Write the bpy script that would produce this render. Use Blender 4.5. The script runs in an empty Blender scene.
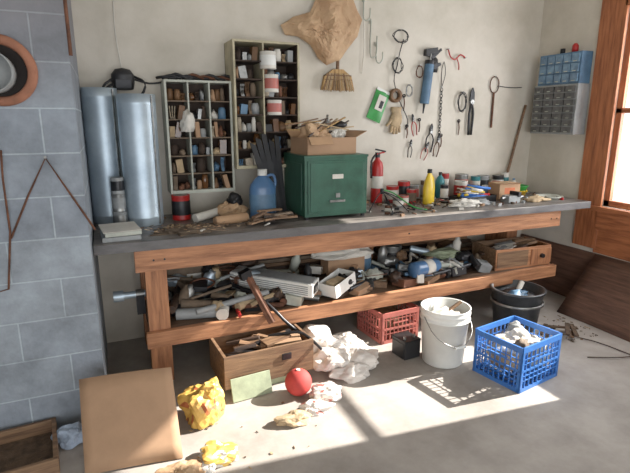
import bpy, bmesh, math, random
from mathutils import Vector, Matrix, Euler, noise
random.seed(7)
R=math.radians
def lin(c): return tuple((v/12.92 if v<=.04045 else ((v+.055)/1.055)**2.4) for v in c)
MATS={}
def mat(name,c,rough=.6,metal=0.,var=.25,scale=6.,bump=.15,c2=None,stretch=(1,1,1),coat=0,bd=.02):
    if name in MATS: return MATS[name]
    m=bpy.data.materials.new(name);m.use_nodes=True;nt=m.node_tree;N=nt.nodes;L=nt.links
    b=N['Principled BSDF'];b.inputs['Roughness'].default_value=rough;b.inputs['Metallic'].default_value=metal
    if coat: b.inputs['Coat Weight'].default_value=coat
    tc=N.new('ShaderNodeTexCoord');mp=N.new('ShaderNodeMapping');mp.inputs['Scale'].default_value=stretch
    L.new(tc.outputs['Object'],mp.inputs['Vector'])
    n=N.new('ShaderNodeTexNoise');n.inputs['Scale'].default_value=scale;n.inputs['Detail'].default_value=7;n.inputs['Roughness'].default_value=.65
    L.new(mp.outputs[0],n.inputs['Vector'])
    r=N.new('ShaderNodeValToRGB');a=lin(c);d=lin(c2) if c2 else tuple(v*(1-var*1.6) for v in a)
    r.color_ramp.elements[0].position=.34;r.color_ramp.elements[1].position=.62
    r.color_ramp.elements[0].color=(*[max(v,0) for v in d],1);r.color_ramp.elements[1].color=(*a,1)
    L.new(n.outputs['Fac'],r.inputs[0]);L.new(r.outputs[0],b.inputs['Base Color'])
    if bump:
        bp=N.new('ShaderNodeBump');bp.inputs['Strength'].default_value=bump;bp.inputs['Distance'].default_value=bd
        L.new(n.outputs['Fac'],bp.inputs['Height']);L.new(bp.outputs[0],b.inputs['Normal'])
    MATS[name]=m;return m
def wood(name,c,c2,ax='x'):
    s={'x':(1.2,14,14),'y':(14,1.2,14),'z':(14,14,1.2)}[ax]
    return mat(name,c,.6,0,.3,3.,.2,c2,s)

class B:
    def __init__(s,name,loc=(0,0,0),rot=(0,0,0)):
        s.name=name;s.bm=bmesh.new();s.mats=[];s.loc=loc;s.rot=rot
    def _mi(s,m):
        if m not in s.mats: s.mats.append(m)
        return s.mats.index(m)
    def add(s,vs,fs,m,smooth=False,M=None):
        k=s._mi(m);V=[s.bm.verts.new((M@Vector(v)) if M else v) for v in vs]
        for f in fs:
            try:
                F=s.bm.faces.new([V[i] for i in f]);F.material_index=k;F.smooth=smooth
            except ValueError: pass
    def box(s,c,d,m,r=(0,0,0)):
        x,y,z=[v/2 for v in d]
        M=Matrix.Translation(c)@Euler(r).to_matrix().to_4x4()
        vs=[(-x,-y,-z),(x,-y,-z),(x,y,-z),(-x,y,-z),(-x,-y,z),(x,-y,z),(x,y,z),(-x,y,z)]
        s.add(vs,[(3,2,1,0),(4,5,6,7),(0,1,5,4),(1,2,6,5),(2,3,7,6),(3,0,4,7)],m,False,M);return s
    def bb(s,a,b,m): return s.box([(i+j)/2 for i,j in zip(a,b)],[abs(j-i) for i,j in zip(a,b)],m)
    def cyl(s,p0,p1,r,m,r1=None,n=18,cap=True):
        p0=Vector(p0);p1=Vector(p1);r1=r if r1 is None else r1
        d=p1-p0;q=d.to_track_quat('Z','Y').to_matrix().to_4x4();M=Matrix.Translation(p0)@q;l=d.length
        vs=[];
        for i in range(n):
            a=2*math.pi*i/n;vs.append((r*math.cos(a),r*math.sin(a),0))
        for i in range(n):
            a=2*math.pi*i/n;vs.append((r1*math.cos(a),r1*math.sin(a),l))
        s.add(vs,[(i,(i+1)%n,n+(i+1)%n,n+i) for i in range(n)],m,True,M)
        if cap:
            s.add(vs[:n],[tuple(range(n))[::-1]],m,False,M);s.add(vs[n:],[tuple(range(n))],m,False,M)
        return s
    def lathe(s,prof,m,c=(0,0,0),n=28,r=(0,0,0),sx=1,sy=1,smooth=True):
        M=Matrix.Translation(c)@Euler(r).to_matrix().to_4x4();vs=[];fs=[]
        for (rr,z) in prof:
            for i in range(n):
                a=2*math.pi*i/n;vs.append((rr*math.cos(a)*sx,rr*math.sin(a)*sy,z))
        for k in range(len(prof)-1):
            for i in range(n):
                j=(i+1)%n;fs.append((k*n+i,k*n+j,(k+1)*n+j,(k+1)*n+i))
        s.add(vs,fs,m,smooth,M);return s
    def tube(s,pts,r,m,n=6,closed=False,sm=3):
        P=[Vector(p) for p in pts]
        if sm>1 and len(P)>2:
            Q=[];L=len(P);rng=range(L if closed else L-1)
            for i in rng:
                if closed: a,b,c,d=P[i-1],P[i],P[(i+1)%L],P[(i+2)%L]
                else: a,b,c,d=P[max(i-1,0)],P[i],P[i+1],P[min(i+2,L-1)]
                for t in range(sm):
                    t/=sm;Q.append(.5*((2*b)+(c-a)*t+(2*a-5*b+4*c-d)*t*t+(3*b-a-3*c+d)*t**3))
            if not closed: Q.append(P[-1])
            P=Q
        vs=[];fs=[];L=len(P)
        up=Vector((.13,.27,1)).normalized()
        for i,p in enumerate(P):
            if closed: t=P[(i+1)%L]-P[i-1]
            else: t=P[min(i+1,L-1)]-P[max(i-1,0)]
            if t.length<1e-9: t=Vector((1,0,0))
            t.normalize();u=t.cross(up)
            if u.length<.05: u=t.cross(Vector((1,0,0)))
            u.normalize();w=t.cross(u)
            for k in range(n):
                a=2*math.pi*k/n;vs.append(p+(u*math.cos(a)+w*math.sin(a))*r)
        for i in range(L if closed else L-1):
            j=(i+1)%L
            for k in range(n):
                l=(k+1)%n;fs.append((i*n+k,i*n+l,j*n+l,j*n+k))
        if not closed: fs+= [tuple(range(n))[::-1],tuple(range((L-1)*n,L*n))]
        s.add(vs,fs,m,True);return s
    def prism(s,poly,t,m,c=(0,0,0),r=(0,0,0)):
        M=Matrix.Translation(c)@Euler(r).to_matrix().to_4x4();n=len(poly)
        vs=[(x,-t/2,z) for x,z in poly]+[(x,t/2,z) for x,z in poly]
        s.add(vs,[tuple(range(n)),tuple(range(2*n-1,n-1,-1))]+[(i,n+i,n+(i+1)%n,(i+1)%n) for i in range(n)],m,False,M);return s
    def blob(s,c,rad,m,amp=.25,fr=2.,seed=0,sub=3,flat=True,smooth=True,m2=None,thr=.12,hf=.3,crush=False):
        t=bmesh.new();bmesh.ops.create_icosphere(t,subdivisions=sub,radius=1)
        vs=[];o=Vector((seed*3.7,seed*1.3,seed*2.1))
        # crushed sheets: a few dozen random planes cut creases (angular facets)
        rr=random.Random(int(seed*97)+5);dirs=[]
        if crush:
            for i in range(46):
                d=Vector((rr.gauss(0,1),rr.gauss(0,1),rr.gauss(0,1))).normalized();dirs.append((d,rr.uniform(.70,1.02)))
        for v in t.verts:
            p=v.co.copy()
            if crush:
                q_=p.normalized();k=1.15
                for d,h in dirs:
                    c_=q_.dot(d)
                    if c_>.15: k=min(k,h/c_)
                k=k*(1+amp*.8*noise.noise(p*1.5+o))+.10*noise.noise(p*3.3+o)
                # random in-out pleats
                k+=.07*(1-2.4*abs(noise.noise(Vector((p.x*3.2,p.y*3.2,p.z*1.2))+o)))
            else:
                k=1+amp*noise.noise(p*fr+o)+amp*.6*(.5-2*abs(noise.noise(p*fr*1.8+o)))+amp*hf*(.3-2*abs(noise.noise(p*fr*4+o)))
            q=Vector((p.x*rad[0],p.y*rad[1],p.z*rad[2]))*k
            if flat: q.z=max(q.z,-rad[2]*.6)
            vs.append(q+Vector(c))
        F1=[];F2=[]
        for f in t.faces:
            l=[v.index for v in f.verts]
            if m2 and noise.noise(f.calc_center_median()*2.6+o*2)>thr: F2.append(l)
            else: F1.append(l)
        t.free()
        if not m2: s.add(vs,F1,m,smooth);return s
        k1=s._mi(m);k2=s._mi(m2);V=[s.bm.verts.new(v) for v in vs]
        for FF,k in ((F1,k1),(F2,k2)):
            for f in FF:
                F=s.bm.faces.new([V[i] for i in f]);F.material_index=k;F.smooth=smooth
        return s
    def grid(s,fn,nu,nv,m,th=0,smooth=True):
        vs=[fn(i/nu,j/nv) for i in range(nu+1) for j in range(nv+1)]
        fs=[(i*(nv+1)+j,(i+1)*(nv+1)+j,(i+1)*(nv+1)+j+1,i*(nv+1)+j+1) for i in range(nu) for j in range(nv)]
        s.add(vs,fs,m,smooth);return s
    def done(s,bev=0,parent=None,solid=0):
        me=bpy.data.meshes.new(s.name);s.bm.normal_update();s.bm.to_mesh(me);s.bm.free()
        for m in s.mats: me.materials.append(m)
        o=bpy.data.objects.new(s.name,me);bpy.context.collection.objects.link(o)
        o.location=s.loc;o.rotation_euler=s.rot
        if solid:
            md=o.modifiers.new('s','SOLIDIFY');md.thickness=solid
        if bev:
            md=o.modifiers.new('b','BEVEL');md.width=bev;md.segments=2;md.limit_method='ANGLE';md.angle_limit=R(50)
        if parent: o.parent=parent
        return o

# ---------------- materials
m_wall=mat('plaster_offwhite',(.83,.80,.75),.85,0,.1,1.8,.25,(.74,.71,.65))
m_ceil=mat('ceiling_paint',(.8,.79,.75),.9)
m_floor=mat('dusty_concrete',(.67,.64,.61),.8,0,.2,2.5,.2,(.55,.52,.49))
m_dirt=mat('dirt_brown',(.38,.30,.23),.9,0,.4,20,.6)
m_org=wood('orange_wood_x',(.71,.49,.34),(.49,.31,.20),'x')
m_orgz=wood('orange_wood_z',(.68,.46,.31),(.48,.30,.19),'z')
m_orgy=wood('orange_wood_y',(.68,.41,.25),(.49,.27,.15),'y')
m_win=wood('window_wood_z',(.68,.41,.25),(.49,.27,.15),'z')
m_brn=wood('brown_board',(.42,.30,.24),(.29,.2,.16),'y')
m_top=mat('benchtop_worn',(.50,.475,.455),.38,0,.3,5.,.3,(.27,.25,.24),(1,2.5,3))
m_edge=mat('benchtop_edge',(.38,.37,.37),.5,0,.3,4.,.2,(.26,.25,.25),(1,3,3))
m_deck=wood('shelf_deck',(.42,.32,.24),(.26,.19,.14),'x')
m_dkw=wood('dark_wood',(.29,.21,.16),(.16,.11,.08),'x')
m_boxw=wood('old_box_wood',(.52,.40,.29),(.34,.24,.17),'x')
m_card=mat('cardboard',(.66,.52,.40),.8,0,.15,3,.1)
m_card2=mat('cardboard_tan',(.72,.57,.43),.8,0,.15,3,.1)
m_paper=mat('kraft_paper',(.76,.63,.49),.75,0,.3,7,.3,(.65,.51,.38))
m_white=mat('white_plastic',(.88,.88,.86),.4,0,.08,5,.05)
m_wpap=mat('white_paper',(.84,.82,.78),.8,0,.12,5,.1)
m_sheet=mat('white_sheeting',(.86,.83,.80),.5,0,.1,7,.1)
m_blk=mat('black_rubber',(.13,.13,.14),.5,0,.3,10,.1)
m_blkm=mat('black_metal',(.18,.18,.19),.4,.5,.3,10,.1)
m_dkm=mat('dark_tub_metal',(.30,.31,.32),.35,.5,.3,8,.1)
m_steel=mat('steel',(.62,.62,.61),.4,.8,.3,12,.1)
m_galv=mat('galvanised_duct',(.74,.80,.84),.42,.6,.2,4,.04,(.62,.68,.73))
m_rust=mat('rusty_steel',(.45,.29,.21),.8,.2,.4,14,.4)
m_red=mat('red_paint',(.70,.13,.12),.4,0,.2,8,.05)
m_ball=mat('red_ball_rubber',(.76,.24,.22),.75,0,.2,8,.05)
m_redp=mat('red_pink_plastic',(.72,.40,.36),.5,0,.15,6,.05)
m_green=mat('cabinet_green',(.19,.36,.29),.4,.1,.25,7,.08,(.14,.28,.22))
m_green2=mat('packet_green',(.18,.58,.25),.4)
m_blue=mat('crate_blue',(.22,.45,.76),.45,0,.12,6,.03)
m_blue2=mat('bin_blue',(.34,.48,.60),.5)
m_jug=mat('jug_blue',(.30,.45,.62),.3,0,.15,6,.03)
m_yel=mat('yellow_plastic',(.88,.74,.18),.4,0,.15,8,.1)
m_ybag=mat('yellow_bag',(.86,.70,.34),.45,0,.2,4,.1,(.74,.56,.26))
m_grey=mat('grey_enamel',(.58,.59,.59),.5,0,.2,8,.1)
m_lgrey=mat('light_grey_frame',(.72,.73,.68),.6,0,.2,8,.1)
m_cream=mat('cream_frame',(.74,.70,.58),.6,0,.25,8,.1)
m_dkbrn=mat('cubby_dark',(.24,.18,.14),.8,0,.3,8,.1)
m_teal=mat('teal_plastic',(.15,.48,.5),.4)
m_brnz=mat('brown_tape',(.45,.32,.2),.6)
m_glass=mat('amber_jar',(.40,.26,.15),.15,0,.2,8,0)
m_lid=mat('jar_contents',(.68,.62,.53),.5,0,.3,30,.2)
m_terra=mat('terracotta_ring',(.64,.42,.32),.8,0,.3,8,.3)
m_hole=mat('hole_dark',(.12,.10,.09),.9)
m_tan=mat('tan_leather',(.74,.64,.50),.8,0,.25,10,.3)
m_cblue=mat('pale_blue_cloth',(.66,.72,.80),.9,0,.25,12,.4)
m_olive=mat('pale_green_board',(.62,.66,.54),.7)
m_strw=mat('straw',(.74,.6,.4),.8,0,.3,6,.6,(.52,.38,.22),(14,14,.8))
m_org2=mat('orange_plastic',(.84,.42,.2),.5)
m_bagp=mat('bag_print',(.70,.38,.2),.5)
m_dust=mat('dusty_brown',(.45,.38,.31),.8,0,.3,10,.2)

# block wall material
mb=bpy.data.materials.new('painted_block');mb.use_nodes=True;nt=mb.node_tree;N=nt.nodes;L=nt.links
b=N['Principled BSDF'];b.inputs['Roughness'].default_value=.8
tc=N.new('ShaderNodeTexCoord');sx=N.new('ShaderNodeSeparateXYZ');cx=N.new('ShaderNodeCombineXYZ');L.new(tc.outputs['Object'],sx.inputs[0])
ad=N.new('ShaderNodeMath');ad.operation='ADD';L.new(sx.outputs[0],ad.inputs[0]);L.new(sx.outputs[1],ad.inputs[1])
L.new(ad.outputs[0],cx.inputs[0]);L.new(sx.outputs[2],cx.inputs[1])
br=N.new('ShaderNodeTexBrick');L.new(cx.outputs[0],br.inputs['Vector']);br.inputs['Scale'].default_value=1
br.inputs['Brick Width'].default_value=.41;br.inputs['Row Height'].default_value=.2;br.inputs['Mortar Size'].default_value=.005;br.inputs['Mortar Smooth'].default_value=.5
br.inputs['Color1'].default_value=(*lin((.64,.67,.70)),1);br.inputs['Color2'].default_value=(*lin((.59,.62,.66)),1);br.inputs['Mortar'].default_value=(*lin((.75,.79,.82)),1)
n=N.new('ShaderNodeTexNoise');n.inputs['Scale'].default_value=4;n.inputs['Detail'].default_value=9;n.inputs['Roughness'].default_value=.7;L.new(tc.outputs['Object'],n.inputs['Vector'])
n2=N.new('ShaderNodeTexNoise');n2.inputs['Scale'].default_value=60;L.new(tc.outputs['Object'],n2.inputs['Vector'])
mx=N.new('ShaderNodeMix');mx.data_type='RGBA';mx.blend_type='MULTIPLY';mx.inputs[0].default_value=.75
rp=N.new('ShaderNodeValToRGB');rp.color_ramp.elements[0].position=.3;rp.color_ramp.elements[1].position=.68;rp.color_ramp.elements[0].color=(.28,.285,.29,1);rp.color_ramp.elements[1].color=(.90,.93,.96,1)
L.new(n.outputs['Fac'],rp.inputs[0])
L.new(br.outputs['Color'],mx.inputs[6]);L.new(rp.outputs[0],mx.inputs[7])
gr=N.new('ShaderNodeMapRange');gr.inputs[1].default_value=1.6;gr.inputs[2].default_value=2.1;L.new(sx.outputs[2],gr.inputs[0])
gm=N.new('ShaderNodeMath');gm.operation='MULTIPLY';L.new(gr.outputs[0],gm.inputs[0]);L.new(n.outputs['Fac'],gm.inputs[1])
mx2=N.new('ShaderNodeMix');mx2.data_type='RGBA';L.new(gm.outputs[0],mx2.inputs[0]);L.new(mx.outputs[2],mx2.inputs[6]);mx2.inputs[7].default_value=(*lin((.46,.40,.38)),1)
L.new(mx2.outputs[2],b.inputs['Base Color'])
hh=N.new('ShaderNodeMath');hh.operation='MULTIPLY_ADD';L.new(n2.outputs['Fac'],hh.inputs[0]);hh.inputs[1].default_value=.25;L.new(br.outputs['Fac'],hh.inputs[2])
bp=N.new('ShaderNodeBump');bp.inputs['Strength'].default_value=.5;bp.inputs['Distance'].default_value=.01;bp.invert=True
L.new(hh.outputs[0],bp.inputs['Height']);L.new(bp.outputs[0],b.inputs['Normal'])

# ---------------- room
XR=3.72;YF=-6.2;XL=-3.2;ZC=2.8
B('floor').bb((XL-.1,YF-.1,-.1),(XR+.15,.12,0),m_floor).done()
B('ceiling').bb((XL-.1,YF-.1,ZC),(XR+.15,.12,ZC+.1),m_ceil).done()
B('wall_back').bb((XL,0,0),(XR,.12,ZC),m_wall).done()
B('wall_left').bb((XL-.1,YF,0),(XL,0,ZC),m_wall).done()
w=B('wall_front');w.bb((XL,YF-.1,0),(-2.4,YF,ZC),m_wall);w.bb((3.0,YF-.1,0),(XR,YF,ZC),m_wall);w.bb((-2.4,YF-.1,2.3),(3.0,YF,ZC),m_wall);w.done()
wy0,wy1,wz0,wz1=-1.98,-.80,.86,2.40
w=B('wall_right');w.bb((XR,wy1,0),(XR+.12,0,ZC),m_wall);w.bb((XR,YF,0),(XR+.12,wy0,ZC),m_wall)
w.bb((XR,wy0,0),(XR+.12,wy1,wz0),m_wall);w.bb((XR,wy0,wz1),(XR+.12,wy1,ZC),m_wall);w.done()
w=B('window_1')
w.bb((XR-.025,wy1-.02,.50),(XR-.001,-.60,wz1+.16),m_win)
w.bb((XR-.025,wy0-.16,.50),(XR-.001,wy0+.02,wz1+.16),m_win)
w.bb((XR-.025,wy0,wz1-.02),(XR-.001,wy1,wz1+.14),m_orgy)
w.bb((XR-.05,wy0-.18,wz0-.04),(XR+.1,wy1+.06,wz0),m_orgy)
w.bb((XR-.03,wy0,.66),(XR-.001,wy1,wz0-.04),m_orgy)
w.bb((XR-.02,wy0,.47),(XR-.001,wy1,.66),m_orgy)
for (a,bz) in ((wy1-.05,wy1),(wy0,wy0+.05)): w.bb((XR+.03,a,wz0),(XR+.07,bz,wz1),m_win)
for z in (wz0,wz1-.05): w.bb((XR+.03,wy0,z),(XR+.07,wy1,z+.05),m_orgy)
w.bb((XR+.03,wy0,1.60),(XR+.07,wy1,1.64),m_orgy)
w.done(.003)
B('baseboard_right').bb((XR-.02,-3.2,0),(XR-.001,-.02,.46),m_brn).done(.003)
w=B('hardboard_sheet');w.grid(lambda u,v:(3.33+.36*v+.01*math.sin(u*5),-.83-1.25*u,.005+.45*v),12,6,m_brn);w.done(solid=.008)
cx0,cy=-.105,-.98
w=B('wall_chimney')
w.bb((XL,cy,0),(cx0,-.001,ZC),mb);w.done()
w=B('stovepipe_thimble',(-.385,cy,1.755))
w.lathe([(.148,0),(.148,.03),(.135,.04),(.115,.04),(.108,.015),(.108,.0)],m_terra,r=(R(90),0,0),n=40)
w.lathe([(.108,.003),(.0,.003)],m_hole,r=(R(90),0,0),n=32)  # flat dark disc filling the thimble opening
w.lathe([(.085,.004),(.085,.12),(.08,.12),(.08,.01),(0,.01)],m_grey,c=(-.02,0,-.01),r=(R(90),0,0),n=32)
w.done()
w=B('bent_wire_hanger')
w.tube([(-.075,cy-.012,1.03),(-.16,cy-.012,1.20),(-.25,cy-.015,1.38),(-.34,cy-.012,1.21),(-.43,cy-.012,1.02)],.005,m_rust,sm=1)
w.tube([(-.42,cy-.012,1.42),(-.425,cy-.03,1.3),(-.43,cy-.012,1.05),(-.47,cy-.012,.78),(-.56,cy-.012,.76),(-.55,cy-.012,1.4)],.005,m_rust,sm=1)
w.cyl((-.25,cy,1.38),(-.25,cy-.03,1.385),.006,m_steel)
w.done()
B('trim_1').cyl((cx0+.006,cy-.0,1.83),(cx0+.006,cy-.0,2.79),.008,m_rust).done()

# ---------------- workbench
def zs(x): return .335+.013*(x-.2)
w=B('workbench')
w.bb((-.1,-.78,.845),(3.63,-.02,.90),m_top)
w.bb((-.1,-.783,.846),(3.63,-.78,.899),m_edge)
w.bb((.10,-.75,.715),(3.34,-.71,.844),m_org)
w.bb((.10,-.06,.715),(3.50,-.02,.844),m_dkw)
def slab(x0,x1,y0,y1,dz0,dz1,m):
    vs=[(x0,y0,zs(x0)+dz0),(x1,y0,zs(x1)+dz0),(x1,y1,zs(x1)+dz0),(x0,y1,zs(x0)+dz0),(x0,y0,zs(x0)+dz1),(x1,y0,zs(x1)+dz1),(x1,y1,zs(x1)+dz1),(x0,y1,zs(x0)+dz1)]
    w.add(vs,[(3,2,1,0),(4,5,6,7),(0,1,5,4),(1,2,6,5),(2,3,7,6),(3,0,4,7)],m)
slab(.13,3.36,-.75,-.71,-.09,.005,m_org)
slab(.15,3.36,-.71,-.03,-.02,0,m_deck)
for (lx,ya,yb) in ((.15,-.71,-.60),(.15,-.14,-.03),(1.85,-.14,-.03),(3.24,-.30,-.19),(3.24,-.14,-.03)):
    w.bb((lx,ya,0),(lx+.12,yb,.845),m_orgz)
w.bb((.16,-.60,.72),(.20,-.14,.84),m_org);w.bb((3.26,-.71,.72),(3.30,-.14,.84),m_org)
for x in (.2,.26,1.9,3.24,3.3): w.cyl((x,-.75,.78),(x,-.753,.78),.006,m_blkm,n=8)
w.done(.003)
ZB=.9

# ---------------- generic containers
def can(name,x,y,z,r,h,m,m2=None,rot=0,lid=m_steel,parent=None):
    w=B(name,(x,y,z),(0,0,rot))
    w.lathe([(0,0),(r,0),(r*1.03,.004),(r,.01),(r,h-.01),(r*1.03,h-.004),(r*1.0,h),(r*.88,h),(r*.86,h-.006),(0,h-.006)],m)
    if m2: w.lathe([(r*1.012,h*.2),(r*1.02,h*.22),(r*1.02,h*.75),(r*1.012,h*.78)],m2)
    w.lathe([(r*.85,h-.005),(r*.7,h-.002),(0,h-.002)],lid)
    return w.done(0,parent)
def bottle(name,x,y,z,r,h,m,cap,sy=1,handle=False,rz=0,label=None):
    w=B(name,(x,y,z),(0,0,rz))
    w.lathe([(0,0),(r*.92,0),(r,.012),(r,h*.62),(r*.9,h*.70),(r*.55,h*.82),(r*.3,h*.87),(r*.28,h*.92)],m,sy=sy)
    w.lathe([(r*.36,h*.88),(r*.36,h),(0,h)],cap)
    if label: w.lathe([(r*1.01,h*.15),(r*1.015,h*.16),(r*1.015,h*.5),(r*1.01,h*.51)],label,sy=sy)
    if handle: w.tube([(r*.35,0,h*.86),(r*.8,0,h*.88),(r*1.0,0,h*.76),(r*.92,0,h*.6)],r*.11,m)
    return w.done()

# ---------------- cubby shelves
def cubby(name,x0,x1,z0,z1,dep,cols,rows,mf,mi,fill,mh):
    w=B(name);t=.014;y0=-dep;y1=-.002
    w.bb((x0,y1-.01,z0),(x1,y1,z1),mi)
    w.bb((x0,y0,z0),(x0+t,y1-.01,z1),mf);w.bb((x1-t,y0,z0),(x1,y1-.01,z1),mf)
    w.bb((x0+t,y0,z1-t),(x1-t,y1-.01,z1),mf);w.bb((x0+t,y0,z0),(x1-t,y1-.01,z0+t*1.6),mf)
    xs=[x0+t+(x1-x0-2*t)*c for c in cols];zz=[z0+t+(z1-z0-2*t)*i/rows for i in range(rows+1)]
    for x in xs[1:-1]: w.bb((x-.005,y0+.004,z0+t),(x+.005,y1-.01,z1-t),mf)
    for z in zz[1:-1]: w.bb((x0+t,y0+.006,z-.004),(x1-t,y1-.01,z+.004),mh)
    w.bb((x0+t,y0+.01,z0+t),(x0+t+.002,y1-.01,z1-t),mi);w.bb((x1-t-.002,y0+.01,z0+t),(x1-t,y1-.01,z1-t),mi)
    o=w.done(.0015)
    c=B('shelf_contents');rnd=random.Random(fill)
    pal=[m_wpap,m_card,m_brnz,m_brnz,m_steel,m_lid,m_glass,m_glass,m_blkm,m_tan,m_grey,m_dust,m_dust,m_dkbrn,m_dkbrn,m_rust,m_blue2,m_blk]
    for a,b_ in zip(xs[:-1],xs[1:]):
        for za,zb in zip(zz[:-1],zz[1:]):
            x=a+.006;H=zb-za-.012
            while x<b_-.03:
                r=rnd.uniform(.012,.03)
                if x+2*r>b_-.004: break
                k=rnd.random();m=rnd.choice(pal);h=H*rnd.uniform(.45,.97);y=rnd.uniform(y0+.035,y0+.09)
                if k<.4:
                    c.lathe([(0,0),(r,0),(r,h*.8),(r*.8,h*.88),(r*.8,h),(0,h)],m,c=(x+r,y,za+.004),n=12)
                elif k<.65: c.box((x+r,y,za+.004+h/2),(r*1.7,.07,h),m,(0,rnd.uniform(-.25,.25),0))
                elif k<.8:
                    for q in range(3): c.tube([(x+r*(.5+q*.4),y-.03,za+.006),(x+r*(.4+q*.5),y,za+h*.6),(x+r*(.3+q*.6),y-.02,za+h)],.004,m,sm=2)
                else: c.blob((x+r,y,za+.004+h*.3),(r,.04,h*.5),m,.5,2,rnd.random()*9,2)
                x+=2*r
    c.done(0,o)
    return o
sl=cubby('cubby_shelf',.385,.82,1.065,1.80,.19,(0,.33,.67,1),6,m_lgrey,m_dkbrn,3,m_dust)
sr=cubby('cubby_shelf',.80+.025,1.29,1.22,2.06,.24,(0,.44,1),7,m_cream,m_dkbrn,5,m_dkbrn)
zz=[1.234+(2.06-1.22-.028)*i/7 for i in range(8)]
can('paint_tin',1.07,-.215,zz[5]+.07,.055,.11,m_wpap,m_white,parent=sr)
can('paint_tin',1.09,-.215,zz[4]+.035,.05,.115,m_wpap,m_redp,parent=sr)
can('paint_tin',1.11,-.215,zz[3]+.0,.05,.1,m_wpap,m_redp,parent=sr)
w=B('rag_bundle');w.blob((.52,-.185,1.52),(.045,.04,.08),m_wpap,.5,2,3,3);w.done(0,sl)
w=B('hand_tools_row',(0,0,1.80))
for i in range(12):
    x=.40+i*.036;w.tube([(x-.05,-.1,.012),(x,-.12,.02+.01*(i%3)),(x+.07,-.14+.02*random.random(),.012)],.009,random.choice([m_blk,m_blkm,m_steel,m_rust]))
w.box((.62,-.08,.02),(.2,.06,.03),m_blkm,(0,0,.1));w.done()

# ---------------- ducts and left bench items
def duct(x,y,r,h):
    w=B('galvanised_duct',(x,y,ZB));prof=[(r*.97,0),(r,.01),(r,.05),(r*1.015,.055),(r,.06),(r,h-.06),(r*1.015,h-.055),(r,h-.05),(r,h),(r*.985,h),(r*.985,.02),(0,.02)]
    w.lathe(prof,m_galv,n=48);w.box((r*.72,-r*.72,h/2),(.012,.006,h*.98),m_steel,(0,0,R(45)));w.done()
duct(.002,-.13,.104,.84);duct(.205,-.28,.113,.80)
can('tin_can',.055,-.33,ZB,.043,.10,m_grey,m_steel);can('tin_can',.055,-.33,ZB+.10,.04,.11,m_steel,m_grey);can('tin_can',.055,-.33,ZB+.21,.038,.1,m_grey,m_blkm)
w=B('welding_visor',(.15,-.075,1.80))
w.lathe([(.062,-.06),(.07,-.02),(.068,.03),(.045,.06),(0,.07)],m_blk,r=(R(15),0,0),n=20,sy=.7)
w.box((0,-.05,-.03),(.09,.01,.05),m_blkm,(R(10),0,0))
for q in (.0,.03): w.tube([(-.06,-.02,-.0-q),(-.12,-.03,-.05-q),(-.1,-.03,-.14-q),(.0,-.04,-.16-q),(.1,-.03,-.10),(.13,-.02,-.02),(.06,0,.02)],.008,m_blk)
w.tube([(0,.03,.06),(-.02,.05,.3),(-.01,.06,.55)],.004,m_wpap);w.cyl((-.01,.05,.55),(-.01,.072,.55),.006,m_steel)
w.tube([(.07,.0,0),(.16,.02,-.02),(.25,.0,-.01)],.006,m_blk);w.done()
w=B('ring_binder',(.04,-.60,ZB),(0,0,.05));w.box((0,0,.014),(.2,.27,.026),m_grey);w.box((.004,.0,.04),(.19,.26,.022),m_lgrey,(0,0,.05));w.box((0,0,.054),(.2,.26,.004),m_wpap,(0,0,.05));w.done(.002)
can('coffee_can',.44,-.22,ZB,.06,.165,m_red,m_blkm)
w=B('sawdust_pile',(.45,-.58,ZB));w.blob((0,0,0),(.2,.12,.02),m_dust,.6,3,2,4)
for i in range(130): w.box((random.gauss(0,.13),random.gauss(0,.05),.014+random.random()*.012),(random.uniform(.008,.03),.006,.003),random.choice([m_card,m_tan,m_boxw,m_dust]),(0,random.uniform(-.4,.4),random.uniform(0,3)))
w.done()
w=B('rolled_paper_tube',(.72,-.50,ZB));w.cyl((-.12,-.03,.03),(.1,.03,.03),.03,m_card2,n=16,cap=False);w.cyl((-.12,-.03,.03),(.1,.03,.03),.024,m_card,n=16);w.done()
w=B('rolled_paper_tube',(.60,-.33,ZB));w.cyl((-.1,-.06,.03),(.10,.05,.05),.028,m_wpap,n=16);w.done()
w=B('crumpled_paper_bag',(.76,-.30,ZB));w.blob((0,0,.05),(.11,.09,.09),m_paper,.5,2,4,4,smooth=False,crush=True);w.blob((.02,-.02,.12),(.05,.05,.05),m_blkm,.4,2,5,3);w.done()
w=B('wood_scraps',(.98,-.56,ZB))
for i in range(16): w.box((random.uniform(-.12,.10),random.uniform(-.06,.06),.01+.004*i),(random.uniform(.06,.2),.03,.012),random.choice([m_boxw,m_card,m_dkw,m_dust]),(0,random.uniform(-.1,.1),random.uniform(-.8,.8)))
w.done()
bottle('blue_jug',.955,-.40,ZB,.09,.33,m_jug,m_white,.75,True,label=m_blue2)
w=B('leaning_black_files',(1.11,-.30,ZB))
for i in range(5):
    w.prism([(-.022,0),(.022,0),(.018,.50+.03*(i%3)),(-.016,.53+.02*(i%3))],.012,m_blkm if i%2 else m_blk,(-.035+i*.02,.012*i,0),(R(-2),R(-17+3.2*i),.1))
w.done()
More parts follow.
